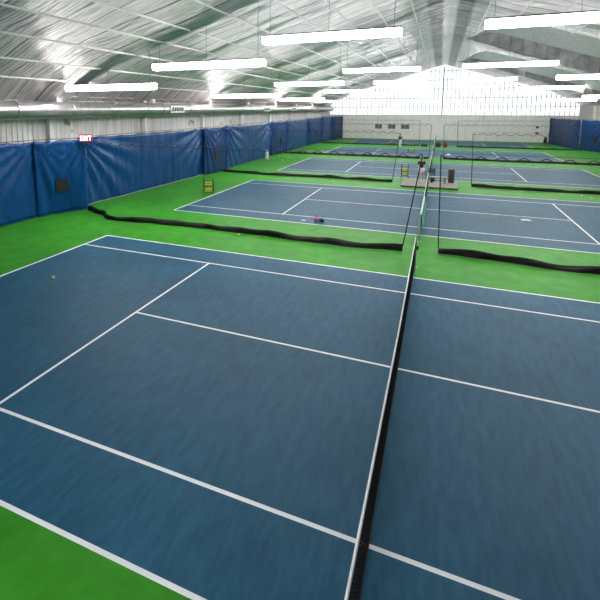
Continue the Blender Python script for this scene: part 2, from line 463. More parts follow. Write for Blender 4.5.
for y in (8.0, 16.2, 24.3, 32.5, 40.6, 48.7, 56.8):
    MB().box((-.08, y-.14, DR-.02), (.12, y+.14, DR+.26)).build('hanger_bracket', M['white_paint'], duct, bevel=.01)

# ------------------------------------------------------------------ vinyl curtains on the side walls
def curtain(name, label, cat, p, q, h, mat, hole=None, seed=0, group=None, inward=1, fold=.05, bow=.0):
    """a hanging vinyl sheet from plan point p to q, creased from its two top corners, folded and slightly scalloped on top"""
    p, q = Vector((p[0], p[1], 0)), Vector((q[0], q[1], 0)); L = (q-p).length; d = (q-p)/L
    nrm = Vector((d.y, -d.x, 0))*inward
    t = thing(name, label, cat, p, 0, group)
    rnd = random.Random(seed); ph = [rnd.uniform(0, 6) for _ in range(6)]
    step = .11 if L < 20 else .16
    us = frange(0, L, step); vs = frange(0, 1, .045)
    npan = max(1, round(L/3.3))
    def off(u, z):
        o = 0
        for cu, s in ((0, 1), (L, -1)):
            dx, dz = (u-cu)*s, h-z
            r = math.hypot(dx, dz); th = math.atan2(dx, dz+.15)
            w_ = th*24+ph[0 if s > 0 else 1]
            o += fold*2.6*(.55*math.sin(w_)+.9*(.5-abs(math.sin(w_*.5+.7*noise.noise(Vector((u, z, seed)))))))*sstep(r/.45)*sstep(1.15-dx/(.62*L))*math.exp(-max(0, r-.8)/2.4)
        o += fold*.55*noise.noise(Vector((u*1.1+seed*7, z*.28+u*.3, seed)))*(.4+.6*z/h)
        o += fold*.45*noise.noise(Vector((u*2.6+seed*3, z*.5, seed+5)))
        o += fold*1.2*noise.noise(Vector((u*.3, z*.2, seed+9)))
        o -= bow*math.sin(PI*u/L)*sstep(1-z/h)
        return o
    def fn(u, v):
        top = h-.05*abs(math.sin(PI*u/L*npan*2))-.03*noise.noise(Vector((u*.8, seed, 1)))
        z = .04+v*(top-.04)
        return d*u+nrm*off(u, z)+Vector((0, 0, z))
    MB().sheet(fn, us, vs, thick=nrm*-.014).build('curtain_sheet', mat, t, smooth=True)
    hp = [tuple(Vector(fn(u, 0))+nrm*.012) for u in us[::2]]
    MB().tube(hp, .026, 6).build('bottom_hem', M['hem'] if seed == 3 else mat, t, smooth=True)
    for i in range(npan*2+1):
        u = L*i/(npan*2); c = d*u+Vector((0, 0, h-.02))
        MB().tube([tuple(c+d*(.035*math.cos(w*PI/4))+Vector((0, 0, .03+.045*math.sin(w*PI/4)))) for w in range(8)], .008, 5, closed=True).build('hanging_ring', M['duct_ring'], t)
    MB().bar(tuple(Vector((0, 0, h+.05))), tuple(d*L+Vector((0, 0, h+.05))), .014, 6).build('support_cable', M['cord'], t)
    if hole:
        u, z, s = hole; c = d*u+nrm*(max(off(u+a*s/2, z+b*s/2) for a in (-1, -.5, 0, .5, 1) for b in (-1, -.5, 0, .5, 1))+.03)
        b = MB(); e = d*(s/2)
        for zz in (z-s/2, z+s/2):
            for k1 in (-1, 1):
                for k2 in (-.03, .008): b.v.append(tuple(c+e*k1+nrm*k2+Vector((0, 0, zz))))
        for fc in ((0,1,3,2),(4,6,7,5),(0,4,5,1),(2,3,7,6),(0,2,6,4),(1,5,7,3)): b.face(list(fc))
        b.build('mesh_vent', M['dark_slot'], t)
    return t
H = 3.68
curtain('wall_curtain', 'blue vinyl wall curtain nearest the camera, left of the first black vent square', 'curtain', (-17.12, -9.5), (-17.06, 6.85), H, M['blue_vinyl'], seed=1)
curtain('wall_curtain', 'narrow blue curtain panel with black vent square, beside the exit sign', 'curtain', (-17.0, 6.6), (-16.05, 9.1), H, M['blue_vinyl'], hole=(1.28, 1.42, .62), seed=2, fold=.06, bow=.06)
curtain('wall_curtain', 'long creased blue wall curtain just beyond the exit sign, behind the ball cart', 'curtain', (-16.75, 9.2), (-16.38, 22.9), H, M['blue_vinyl'], seed=3, fold=.085)
curtain('wall_curtain', 'dark blue curtain panel with vent square where the second divider net meets the wall', 'curtain', (-16.2, 22.2), (-15.95, 26.0), H+.02, M['navy_vinyl'], hole=(2.0, 1.42, .7), seed=4)
curtain('wall_curtain', 'pale streaked blue wall curtain beside the third court, behind the white box', 'curtain', (-16.25, 26.2), (-16.58, 39.2), H+.04, M['blue_vinyl'], seed=5, fold=.07)
curtain('wall_curtain', 'dark blue curtain panel with vent square at the third divider net', 'curtain', (-16.5, 38.6), (-16.1, 43.5), H+.08, M['navy_vinyl'], hole=(2.9, 1.40, .75), seed=6)
curtain('wall_curtain', 'blue wall curtain beside the fourth court, between two dark panels', 'curtain', (-16.3, 43.7), (-16.65, 54.6), H+.1, M['blue_vinyl'], seed=7)
curtain('wall_curtain', 'dark blue curtain panel with vent square at the fourth divider net', 'curtain', (-16.6, 53.8), (-16.0, 61.0), H+.14, M['navy_vinyl'], hole=(4.0, 1.5, .8), seed=8)
curtain('wall_curtain', 'short pale blue curtain beside the fifth court on the left wall', 'curtain', (-16.3, 61.2), (-15.95, 67.4), H+.2, M['blue_vinyl'], seed=9)
curtain('wall_curtain', 'last dark blue curtain on the left wall, touching the white far wall', 'curtain', (-15.9, 66.8), (-15.15, 72.3), H+.2, M['navy_vinyl'], seed=10)
curtain('wall_curtain', 'blue curtain on the right beside the white far wall', 'curtain', (15.3, 71.0), (16.55, 60.4), H+.1, M['navy_vinyl'], seed=11, inward=1)
curtain('wall_curtain', 'blue curtain panel with dark vent square at the right edge of the photo', 'curtain', (16.65, 60.2), (18.35, 56.4), H+.08, M['navy_vinyl'], hole=(2.2, 1.45, .7), seed=12, inward=1)
curtain('wall_curtain', 'long blue right wall curtain beside the third and fourth courts, nearest the camera', 'curtain', (18.4, 56.2), (18.5, 41.5), H, M['blue_vinyl'], seed=13, inward=1)

# exit sign by the first curtain panel, hung on the cable
ex = thing('exit_sign', 'small lit red EXIT sign above the corner of the curtain at the first divider net', 'sign', (-15.72, 8.75, 3.56), math.radians(38))
MB().box((-.32, -.05, 0), (.32, .05, .36)).build('sign_case', M['exit_face'], ex, bevel=.012)
mb = MB()
def stroke(mb, x, y, w, h): mb.box((x, -.062, y), (x+w, -.051, y+h))
lx = -.27; lh = .24; z0 = .06; t = .038
stroke(mb, lx, z0, t, lh); [stroke(mb, lx, z0+q, .1, t) for q in (0, .1, lh-t)]                    # E
for sgn in (-1, 1):                                                                                  # X
    n = 7
    for i in range(n): stroke(mb, lx+.14+(.085*i/(n-1) if sgn > 0 else .085*(1-i/(n-1))), z0+lh*i/n, t, lh/n)
stroke(mb, lx+.305, z0, t, lh)                                                                       # I
stroke(mb, lx+.385, z0+lh-t, .14, t); stroke(mb, lx+.385+.051, z0, t, lh)                            # T
mb.build('exit_letters', M['exit_glow'], ex)
MB().bar((-.2, 0, .36), (-.2, 0, 2.0), .006, 5).build('hanger_wire', M['wire'], ex)
MB().bar((.2, 0, .36), (.2, 0, 2.0), .006, 5).build('hanger_wire', M['wire'], ex)

# ------------------------------------------------------------------ divider nets between the courts
def divider(label, xa, xb, ytop, ybase, xa_top=None, xb_top=None, seed=0, side='L', mesh=.055):
    t = thing('divider_net', label, 'net', (0, 0, 0), 0, None)
    xa_top = xa if xa_top is None else xa_top; xb_top = xb if xb_top is None else xb_top
    ZB, ZT = .17, 3.6
    N = 60
    def P(s, h):
        """s 0..1 along, h 0..1 up"""
        x0 = lerp(xa, xb, s); x1 = lerp(xa_top, xb_top, s); x = lerp(x0, x1, h)
        yb = ybase(x0); y = lerp(yb, ytop, h)
        top = ZT-.12*abs(math.sin(PI*x1/.62))
        return (x, y, lerp(ZB, top, h))
    L = abs(xb-xa); nv = int(L/mesh)
    mb = MB(); r = .0012
    for i in range(nv+1):
        s = i/nv; mb.bar(P(s, 0), P(s, 1), r, 3, cap=False)
    nh = int((ZT-ZB)/mesh)
    for j in range(nh+1):
        mb.tube([P(i/N, j/nh) for i in range(N+1)], r, 3, cap=False)
    mb.build('netting', M['twine'], t)
    MB().tube([P(i/(nv), 1) for i in range(0, nv+1)], .016, 5).build('top_hem', M['cord'], t, smooth=True)
    MB().bar((xa_top-(.0 if side == 'R' else 0), ytop, 3.66), (xb_top, ytop, 3.64), .006, 6).build('top_cable', M['cord'], t)
    s_in = 1 if side == 'L' else 0
    MB().tube([P(s_in, h/8) for h in range(9)], .02, 6).build('edge_cord', M['cord'], t, smooth=True)
    # weighted skirt that drags on the floor
    us = frange(0, 1, .12/L); vs = [0, .12, .3, .5, .75, 1]
    rnd = random.Random(seed)
    def sk(u, v):
        x = lerp(xa, xb, u)
        f = noise.noise(Vector((x*1.3, seed, .5)))*.10+noise.noise(Vector((x*3.2, seed, 2)))*.05
        y = ybase(x)+(1-v)*(-.07+f*1.6)+v*f*.25
        if v == 0: y -= .10+f*.8
        z = .012+v*(ZB+.02+.09*noise.noise(Vector((x*.8, seed, 7)))) if v > 0 else .012
        b = math.sin(PI*v)*(.05+.06*noise.noise(Vector((x*2.1, seed, 4))))
        return (x, y-b, z)
    MB().sheet(sk, us, vs, thick=(0, .016, 0)).build('weighted_skirt', M['skirt'], t, smooth=True)
    return t
def base1(x):
    pts = [(-16.0, 8.95), (-14.6, 8.45), (-13.6, 7.75), (-12.5, 7.8), (-11, 8.05), (-9, 8.15), (-6.4, 8.1), (-4.3, 8.0), (-2.4, 8.0), (-.5, 8.25), (.7, 8.5), (2.7, 8.35), (4.1, 8.15), (5.5, 8.2), (20, 8.2)]
    for (a, ya), (b, yb) in zip(pts, pts[1:]):
        if x <= b: return lerp(ya, yb, sstep((x-a)/(b-a)))
    return 8.2
divider('black divider net left of the tennis nets, between the nearest and second courts', -15.95, -.5, 8.1, base1, -15.3, .03, 21, 'L')
divider('black divider net right of the tennis nets, between the nearest and second courts', .7, 18.3, 8.1, base1, .62, 18.3, 22, 'R')
divider('black divider net between second and third courts, left of the wooden deck', -15.85, -2.35, 24.3, lambda x: 24.6+.12*math.sin(x*.7), -15.85, -1.95, 23, 'L', .06)
divider('black divider net between second and third courts, right of the wooden deck', 2.65, 18.3, 24.3, lambda x: 24.6+.12*math.sin(x*.6+1), 2.55, 18.3, 24, 'R', .06)
divider('black divider net between third and fourth courts, on the left half', -16.0, -.35, 41.5, lambda x: 41.8+.1*math.sin(x*.8), -16.0, -.25, 25, 'L', .08)
divider('black divider net between third and fourth courts, on the right half', 1.0, 18.3, 41.5, lambda x: 41.9+.1*math.sin(x*.7), .92, 18.3, 26, 'R', .08)
divider('farthest black divider net, left half, before the last court', -15.7, -1.95, 58.5, lambda x: 59.0+.08*math.sin(x), -15.7, -1.95, 27, 'L', .1)
divider('farthest black divider net, right half, before the last court', 2.75, 16.5, 58.5, lambda x: 58.9+.08*math.sin(x), 2.74, 16.5, 28, 'R', .1)

# ------------------------------------------------------------------ tennis nets
def make_tennis_net():
    t = thing('tennis_net', '', 'net')
    W = 6.40
    def top(y): return .914+(1.05-.914)*abs(y)/W
    mb = MB(); n = int(2*W/.045); r = .0027
    for i in range(n+1):
        y = -W+2*W*i/n; mb.bar((0, y, .015), (0, y, top(y)-.03), r, 3, cap=False)
    for j in range(21):
        h = j/20
        mb.tube([(0, y, lerp(.015, top(y)-.03, h)) for y in (-W, 0, W)], r, 3, cap=False)
    mb.build('netting', M['net_brown'], t)
    hb = MB()
    for y0, y1 in ((-W, 0), (0, W)):
        n0 = len(hb.v)
        for y in (y0, y1):
            z = top(y); hb.v += [(-.013, y, z-.055), (.013, y, z-.055), (.016, y, z-.02), (.009, y, z+.004), (-.009, y, z+.004), (-.016, y, z-.02)]
        for q in range(6): hb.face([n0+q, n0+(q+1) % 6, n0+6+(q+1) % 6, n0+6+q])
    hb.build('headband', M['headband'], t)
    MB().tube([(0, -W, .02), (0, 0, .02), (0, W, .02)], .012, 6).build('bottom_cord', M['cord'], t)
    for s in (-1, 1):
        y = s*(W+.05)
        p = MB().lathe([(0, 0), (.09, 0), (.09, .012), (.042, .02), (.042, 1.08), (.03, 1.1), (0, 1.1)], (0, y, 0), 16).build('net_post', M['post'], t, smooth=False)
        if s > 0:
            MB().box((.04, y-.05, .62), (.1, y+.05, .74)).build('winch', M['black_plastic'], p)
    return t
proto = make_tennis_net()
net_labels = ['large tennis net across the nearest court, running to the bottom of the photo',
              'tennis net of the second court, with the teal banner hung on it',
              'tennis net of the third court, just beyond the wooden deck',
              'tennis net of the fourth court, between third and last divider nets',
              'farthest tennis net, in front of the white far wall']
for i, c in enumerate(COURTS):
    o = proto if i == 0 else copy_tree(proto)
    o.location = (0, c, 0); o['label'] = net_labels[i]; o['group'] = 'tennis nets'
# teal banner over the near end of the second net
bn = thing('net_banner', 'teal banner with white lettering hung over the second court net', 'banner', (0, 9.84, 0))
us = frange(0, 4.9, .1); 
def ztop(u): return 1.045-.0212*u
prof = [(.115, .10), (.09, .4), (.06, .75), (.045, .93)]
def bfn(u, v):
    pr = [(.13, .36), (.105, .58), (.075, .82), (.05, .95), (.045, .99), (.03, 1.0)]
    k = v*(len(pr)-1); i = min(int(k), len(pr)-2); f = k-i
    x = lerp(pr[i][0], pr[i+1][0], f); z = lerp(pr[i][1], pr[i+1][1], f)*ztop(u)
    return (x+.02*noise.noise(Vector((u*1.5, v*2, 0))), u, z)
MB().sheet(bfn, us, frange(0, 1, 1/14), thick=(0, 0, -.012)).build('banner_cloth', M['teal'], bn, smooth=True)
mb = MB()   # block lettering along the upper edge, too small to read in the photo
rnd = random.Random(4); u = .15
while u < 4.7:
    w = rnd.uniform(.12, .3)
    if rnd.random() < .85:
        zt = ztop(u)
        n0 = len(mb.v)
        for uu in (u, u+w):
            for q in ((.012, .99), (.035, 1.02), (.062, 1.0)): mb.v.append((q[0], uu, q[1]*zt+.008))
        mb.face([n0, n0+1, n0+4, n0+3]); mb.face([n0+1, n0+2, n0+5, n0+4])
        mb.box((.10, u, .60*zt), (.112, u+w*.7, .70*zt)) if rnd.random() < .5 else None
    u += w+.06
mb.build('white_lettering', M['white_cloth'], bn)

# ------------------------------------------------------------------ strip lights in rows over the dividers
def make_fixture(L=5.1):
    t = thing('strip_light', '', 'light')
    h = L/2
    mb = MB(); W = .215
    mb.box((-h-.01, -.235, .225), (h+.01, .235, .25)); mb.box((-h, -.1, .25), (h, .1, .30)); mb.build('housing', M['housing'], t)
    for a, b in ((-h, -.012), (.012, h)):
        ln = MB(); pr = [(-W, .22), (-W*1.0, .05), (-.13, -.03), (.13, -.03), (W, .05), (W, .22)]
        n0 = 0
        for x in (a, b): ln.v += [(x, y, z) for y, z in pr]
        for q in range(6): ln.face([q, (q+1) % 6, 6+(q+1) % 6, 6+q])
        ln.face([5,4,3,2,1,0]); ln.face([6,7,8,9,10,11])
        ln.build('lens', M['lens'], t)
    return t
rows = [(-8.07, 'added unseen row brightening the near court'), (8.07, 'nearest row'), (24.2, 'second row'), (40.4, 'third row'), (56.7, 'farthest row')]  # first row is added out of view to brighten the near court
cols = [(-13.65, 6.08, 'outermost on the left, above the air duct'), (-8.5, 6.9, 'second from the left'), (-3.4, 7.74, 'third from the left'),
        (4.27, 7.80, 'just right of the ridge'), (9.4, 6.93, 'second from the right'), (14.5, 6.08, 'outermost on the right')]
fx = make_fixture(); first = True
for y, rl in rows:
    for x, z, cl in cols:
        if (0 < y < 10 and x > 12) or (y < 0 and x not in (-3.4,)): continue     # out of view; the added near row keeps a single fixture
        o = fx if first else copy_tree(fx); first = False
        o.location = (x, y, z)
        o['label'] = 'strip light in the %s, %s' % (rl, cl) if y > 0 else 'unseen strip light added above the viewing end to brighten the near court'
        o['group'] = 'strip lights'
        for dx in (-2.3, 0.0, 2.3):
            zr = roof(x+dx)+.6-drape(x+dx, y)-z
            MB().bar((dx, 0, .30), (dx, 0, zr), .008, 4).build('hanger_wire', M['wire'], o)

# ------------------------------------------------------------------ balls and carts
def ball_mesh():
    me = bpy.data.meshes.new('tennis_ball'); bm = bmesh.new()
    bmesh.ops.create_uvsphere(bm, u_segments=16, v_segments=10, radius=.0335)
    bm.to_mesh(me); bm.free()
    me.materials.append(M['ball']); me.polygons.foreach_set('use_smooth', [True]*len(me.polygons))
    return me
BALL = ball_mesh()
def seam_mesh():
    mb = MB(); pts = []
    for i in range(40):
        t = 2*PI*i/40; a = .44
        v = Vector((math.cos(t)*(1-a*.0)+a*math.cos(3*t)*.5, math.sin(t)-a*math.sin(3*t)*.5, .9*math.sin(2*t))).normalized()*.0332
        pts.append(v)
    mb.tube(pts, .0014, 4, closed=True)
    me = bpy.data.meshes.new('ball_seam'); me.from_pydata(mb.v, [], mb.f); me.materials.append(M['ball_seam']); return me
SEAM = seam_mesh()
def ball(x, y, z, label, group=None, seam=False, sc=1):
    o = bpy.data.objects.new('tennis_ball', BALL); C.objects.link(o); o.location = (x, y, z*sc); o.scale = (sc,)*3
    o.rotation_euler = (random.uniform(0, 6), random.uniform(0, 6), 0)
    tag(o, label, 'ball', group)
    if seam:
        s = bpy.data.objects.new('seam', SEAM); C.objects.link(s); s.parent = o
    return o
ball(-10.13, .89, .0335, 'yellow tennis ball lying on the blue of the nearest court', seam=True, sc=1.6)
ball(-6.81, 7.55, .0335, 'pale tennis ball on the green just before the first divider net', seam=True, sc=1.5)
for i, (x, y) in enumerate([(5.39, 23.3), (5.7, 22.75), (7.01, 23.5), (8.45, 23.4), (8.75, 22.7)]):
    ball(x, y, .0335, 'loose yellow tennis ball on the green strip before the second divider net', 'loose balls right of the deck', sc=1.5)
rb = random.Random(12)
for i in range(9):
    ball(-15.3+rb.uniform(-.3, 2.9), 35.0+rb.uniform(-2.5, 4.5), .0335, 'yellow tennis ball scattered on the green by the white box', 'loose balls by the left curtain', sc=1.5)

def make_cart(label, loc, tiers, w, d, top, rz=0):
    """wire ball cart: four legs, wire baskets, two raised handles"""
    t = thing('ball_cart', label, 'ball cart', loc, rz)
    hw, hd = w/2, d/2
    for sx in (-1, 1):
        for sy in (-1, 1):
            MB().tube([(sx*(hw+.04), sy*(hd+.03), 0), (sx*hw, sy*hd, tiers[0][0]), (sx*hw, sy*hd, top)], .014, 6).build('leg', M['black_wire'], t)
    for sx in (-1, 1):
        MB().tube([(sx*hw, -hd, top), (sx*hw, -hd*.7, top+.09), (sx*hw, hd*.7, top+.09), (sx*hw, hd, top)], .014, 6).build('handle', M['black_wire'], t)
    for z0, z1 in tiers:
        mb = MB(); n = 5
        for i in range(n+1):
            a = -hw+w*i/n; b = -hd+d*i/n
            for s in (-1, 1):
                mb.bar((a, s*hd, z0), (a, s*hd, z1), .005, 4); mb.bar((s*hw, b, z0), (s*hw, b, z1), .005, 4)
            mb.bar((a, -hd, z0), (a, hd, z0), .005, 4); mb.bar((-hw, b, z0), (hw, b, z0), .005, 4)
        for z in (z0, (z0+z1)/2, z1):
            mb.tube([(-hw, -hd, z), (hw, -hd, z), (hw, hd, z), (-hw, hd, z)], .011, 5, closed=True)
        mb.build('wire_basket', M['black_wire'], t)
    return t
SCL = .046/.0335
def fill(loc, tiers, w, d, label, group, layers, rz=0):
    R = .046; st = .095
    nx, ny = int((w-.03)/st), int((d-.03)/st)
    cs, sn = math.cos(rz), math.sin(rz)
    for z0, z1 in tiers:
        for l in range(layers):
            o = .5*st if l % 2 else 0
            for i in range(nx-(l % 2)):
                for j in range(ny-(l % 2)):
                    edge = i in (0, nx-1-(l % 2)) or j == 0 or l == layers-1
                    if not edge: continue
                    x = -(nx-1)*st/2+i*st+o; y = -(ny-1)*st/2+j*st+o
                    ball(loc[0]+x*cs-y*sn, loc[1]+x*sn+y*cs, (loc[2]+z0+.006+R+l*.07)/SCL, label, group, sc=SCL)
T1 = [(.12, .38), (.50, .78)]
make_cart('two tier black wire ball cart full of balls, behind the second court baseline', (-12.35, 15.55, 0), T1, .56, .46, .86, .3)
fill((-12.35, 15.55, 0), T1, .56, .46, 'yellow tennis ball piled in the ball cart behind the second court baseline', 'balls in the cart by the baseline', 3, .3)
T2 = [(.22, .46), (.56, .82)]
make_cart('tall black wire ball cart left of the person on the wooden deck', (-1.7, 26.9, 0), T2, .46, .42, .98)
fill((-1.7, 26.9, 0), T2, .46, .42, 'yellow tennis ball in the tall cart left of the wooden deck', 'balls in the cart by the deck', 3)
T3 = [(.16, .40)]
make_cart('low wide black ball basket at the third court net, far away', (-2.4, 47.9, 0), T3, .66, .46, .42)
fill((-2.4, 47.9, 0), T3, .66, .46, 'yellow tennis ball heaped in the low far basket', 'balls in the low far basket', 3)

# ------------------------------------------------------------------ deck between the second and third courts, with its furniture
dk = thing('wooden_deck', 'low worn wooden deck between the second and third courts', 'deck', (.07, 24.45, 0))
x0, x1, y0, y1 = -1.74, 1.74, -1.7, 1.55
mb = MB(); n = 14
for i in range(n):
    a = y0+(y1-y0)*i/n; mb.box((x0, a+.006, .09), (x1, a+(y1-y0)/n-.006, .125))
mb.build('deck_boards', M['deck'], dk)
fr = MB(); fr.box((x0+.01, y0+.01, 0), (x1-.01, y0+.06, .09)); fr.box((x0+.01, y1-.06, 0), (x1-.01, y1-.01, .09))
for q in (x0+.01, -.03, x1-.07): fr.box((q, y0+.06, 0), (q+.06, y1-.06, .09))
fr.build('deck_frame', M['deck_edge'], dk)
DZ = .125
bnch = thing('bench', 'pale low bench on the wooden deck, left of the brown bin', 'bench', (.62, 24.6, DZ))
MB().box((-.52, -.16, .40), (.52, -.01, .44)).box((-.52, .01, .40), (.52, .16, .44)).build('seat', M['bench_wood'], bnch, bevel=.006)
for sx in (-1, 1):
    MB().box((sx*.42-.03, -.15, 0), (sx*.42+.03, -.09, .40)).build('leg', M['black_plastic'], bnch)
    MB().box((sx*.42-.03, .09, 0), (sx*.42+.03, .15, .40)).build('leg', M['black_plastic'], bnch)
MB().box((-.42, -.02, .15), (.42, .02, .19)).build('stretcher', M['black_plastic'], bnch)
bi = thing('waste_bin', 'tall dark brown bin standing at the right end of the deck', 'bin', (1.42, 25.1, DZ))
MB().lathe([(0, 0), (.17, 0), (.19, .03), (.20, .86), (.19, .90)], sides=24).build('bin_body', M['bin'], bi, smooth=True)
MB().lathe([(.205, .88), (.215, .93), (.17, .98), (.11, 1.0), (.10, .97), (0, .96)], sides=24).build('bin_lid', plain('bin_lid_grey', (.16, .15, .15), .5), bi, smooth=True)
# black slatted chair
ch = thing('chair', 'black slat-backed chair on the deck beside the standing person', 'chair', (.08, 25.45, DZ+.012), math.radians(200))
MB().box((-.25, -.24, .42), (.25, .24, .46)).build('seat', M['black_plastic'], ch, bevel=.01)
for sx in (-1, 1):
    MB().bar((sx*.22, -.22, 0), (sx*.22, -.2, .42), .02, 8).build('leg', M['black_plastic'], ch)
    MB().tube([(sx*.22, .26, 0), (sx*.22, .22, .42), (sx*.22, .32, .92)], .02, 8).build('leg', M['black_plastic'], ch)
    MB().tube([(sx*.26, .26, .66), (sx*.27, -.2, .66), (sx*.25, -.22, .42)], .018, 8).build('armrest', M['black_plastic'], ch)
for q in range(4):
    MB().box((-.21, .235+q*.022, .54+q*.1), (.21, .26+q*.022, .60+q*.1)).build('back_slat', M['black_plastic'], ch)

def soft_bag(name, label, loc, size, mat, rz=0, strap=True):
    t = thing(name, label, 'bag', loc, rz)
    me = bpy.data.meshes.new('bag_body'); bm = bmesh.new(); bmesh.ops.create_cube(bm, size=1)
    bmesh.ops.subdivide_edges(bm, edges=bm.edges[:], cuts=5, use_grid_fill=True)
    for v in bm.verts:
        p = v.co*2; q = Vector((p.x*math.sqrt(max(0, 1-p.y*p.y*.25-p.z*p.z*.2)), p.y*math.sqrt(max(0, 1-p.x*p.x*.3-p.z*p.z*.3)), p.z*math.sqrt(max(0, 1-p.x*p.x*.3-p.y*p.y*.25))))
        q *= .5*(1+.06*noise.noise(q*3+Vector(loc)))
        v.co = Vector((q.x*size[0], q.y*size[1], (q.z+.5)*size[2]))
    zmin = min(v.co.z for v in bm.verts)
    for v in bm.verts: v.co.z = max(.002, v.co.z-zmin)
    bm.to_mesh(me); bm.free(); me.materials.append(mat); me.polygons.foreach_set('use_smooth', [True]*len(me.polygons))
    b = bpy.data.objects.new('bag_body', me); C.objects.link(b); b.parent = t
    if strap:
        MB().tube([(size[0]*.3*math.cos(w), size[1]*.1, size[2]*(.85+.35*math.sin(w))) for w in [PI*i/10 for i in range(11)]], .015, 6).build('strap', M['black_plastic'], t)
    MB().box((-size[0]*.42, -.008, size[2]*.985), (size[0]*.42, .008, size[2]*1.0+.008)).build('zip', M['duct_ring'], t)
    return t
soft_bag('sports_bag', 'black sports bag on the deck under the slat-backed chair', (.25, 24.95, DZ), (.3, .22, .28), M['black_plastic'], .3)
soft_bag('sports_bag', 'black sports bag at the farthest divider gap, left of the red bag', (.45, 58.4, 0), (.7, .4, .6), M['black_plastic'], .1)
soft_bag('sports_bag', 'dark red sports bag at the farthest divider gap', (1.35, 58.6, 0), (.5, .35, .62), M['red'], -.1)
soft_bag('sports_bag', 'low black bag at the end of the farthest left divider net', (-1.3, 58.3, 0), (.9, .35, .4), M['black_plastic'], 0)
soft_bag('cap_bag', 'small pink bag on the near alley of the second court', (-4.50, 11.25, 0), (.20, .18, .22), M['pink'], .3)
soft_bag('cap_bag', 'small navy bag touching the pink one on the second court', (-4.24, 11.2, 0), (.22, .16, .15), M['navy'], -.2)

def crumpled(name, label, cat, loc, sx, sy, h, mat, rz=0):
    mb = MB(); us = frange(-1, 1, .125)
    def fn(u, v):
        e = max(0, 1-max(abs(u), abs(v))**3)
        return (u*sx*(1+.1*noise.noise(Vector((v*2, 1, loc[0])))), v*sy*(1+.1*noise.noise(Vector((u*2, 5, loc[0])))), .005+h*e*(.55+.6*noise.noise(Vector((u*2.2, v*2.2, loc[1])))) )
    mb.sheet(fn, us, us, thick=(0, 0, -.004))
    o = mb.build(name, mat, smooth=True); o.location = loc; o.rotation_euler.z = rz
    return tag(o, label, cat)
crumpled('towel', 'small crumpled white towel left of the pink bag on the second court', 'towel', (-5.08, 11.1, 0), .1, .08, .09, M['white_cloth'])
crumpled('towel', 'white towel on the blue of the second court, right of the net', 'towel', (4.44, 15.4, 0), .2, .14, .05, M['white_cloth'], .3)
crumpled('towel', 'white towel on the fourth court, right of its net', 'towel', (1.55, 47.0, 0), .22, .2, .25, M['white_cloth'], .5)
# white upright box on a tan base by the left curtain
wb = thing('ball_machine', 'small white upright box on a tan base by the left curtain', 'machine', (-15.5, 34.6, 0))
MB().box((-.28, -.22, 0), (.28, .22, .1)).build('base', M['tan'], wb, bevel=.02)
MB().box((-.14, -.13, .1), (.14, .13, .82)).build('box_body', M['white_cloth'], wb, bevel=.03)
MB().lathe([(0, .82), (.1, .82), (.17, .95), (.165, .96), (.09, .84), (0, .84)], sides=20).build('hopper', M['white_cloth'], wb, smooth=True)
# things at the far wall
for z, w, nm in ((2.3, .34, 'upper of the two small dark plaques on the far wall, at the right'), (1.4, .42, 'lower of the two small dark plaques on the far wall, at the right')):
    pq = thing('wall_plaque', nm, 'plaque', (14.1, YF-.03, z))
    MB().box((-w/2, -.01, -.15), (w/2, .03, .15)).build('plate', M['dark_slot'], pq, bevel=.008)
    MB().box((-w/2-.03, 0, -.18), (w/2+.03, .03, .18)).build('plaque_frame', M['window_frame'], pq)
hr = thing('hose_reel', 'black hose reel on the floor at the far wall by the right curtain', 'hose reel', (14.85, 70.6, 0))
mb = MB()
for q in range(4): mb.tube([(.0+.07*q-.1, .42*math.cos(2*PI*i/24), .52+.42*math.sin(2*PI*i/24)) for i in range(24)], .045, 6, closed=True)
mb.build('hose_coil', M['black_plastic'], hr, smooth=True)
for s in (-1, 1):
    MB().tube([(s*.2, -.35, 0), (s*.2, 0, .55), (s*.2, .35, 0)], .025, 6).build('stand', M['black_wire'], hr)
MB().bar((-.2, 0, .52), (.2, 0, .52), .03, 8).build('axle', M['black_wire'], hr)

# ------------------------------------------------------------------ people
def skin_mesh(name, verts, edges, radii, mat, parent, levels=2):
    me = bpy.data.meshes.new(name+'_cage'); me.from_pydata(verts, edges, []); o = bpy.data.objects.new(name, me); C.objects.link(o)
    sk = o.modifiers.new('skin', 'SKIN'); sk.use_smooth_shade = True
    for i, d in enumerate(me.skin_vertices[0].data):
        r = radii[i]; d.radius = r if isinstance(r, tuple) else (r, r); d.use_root = (i == 0)
    ss = o.modifiers.new('sub', 'SUBSURF'); ss.levels = levels; ss.render_levels = levels
    bpy.context.view_layer.update()
    dg = bpy.context.evaluated_depsgraph_get(); m2 = bpy.data.meshes.new_from_object(o.evaluated_get(dg))
    o.modifiers.clear(); o.data = m2; bpy.data.meshes.remove(me); m2.name = name
    m2.materials.clear(); m2.materials.append(mat)
    m2.polygons.foreach_set('use_smooth', [True]*len(m2.polygons))
    o.parent = parent
    return o
def chain(pts, rad, V, E, R, start=None):
    prev = start
    for p, r in zip(pts, rad):
        V.append(p); R.append(r); i = len(V)-1
        if prev is not None: E.append((prev, i))
        prev = i
    return prev
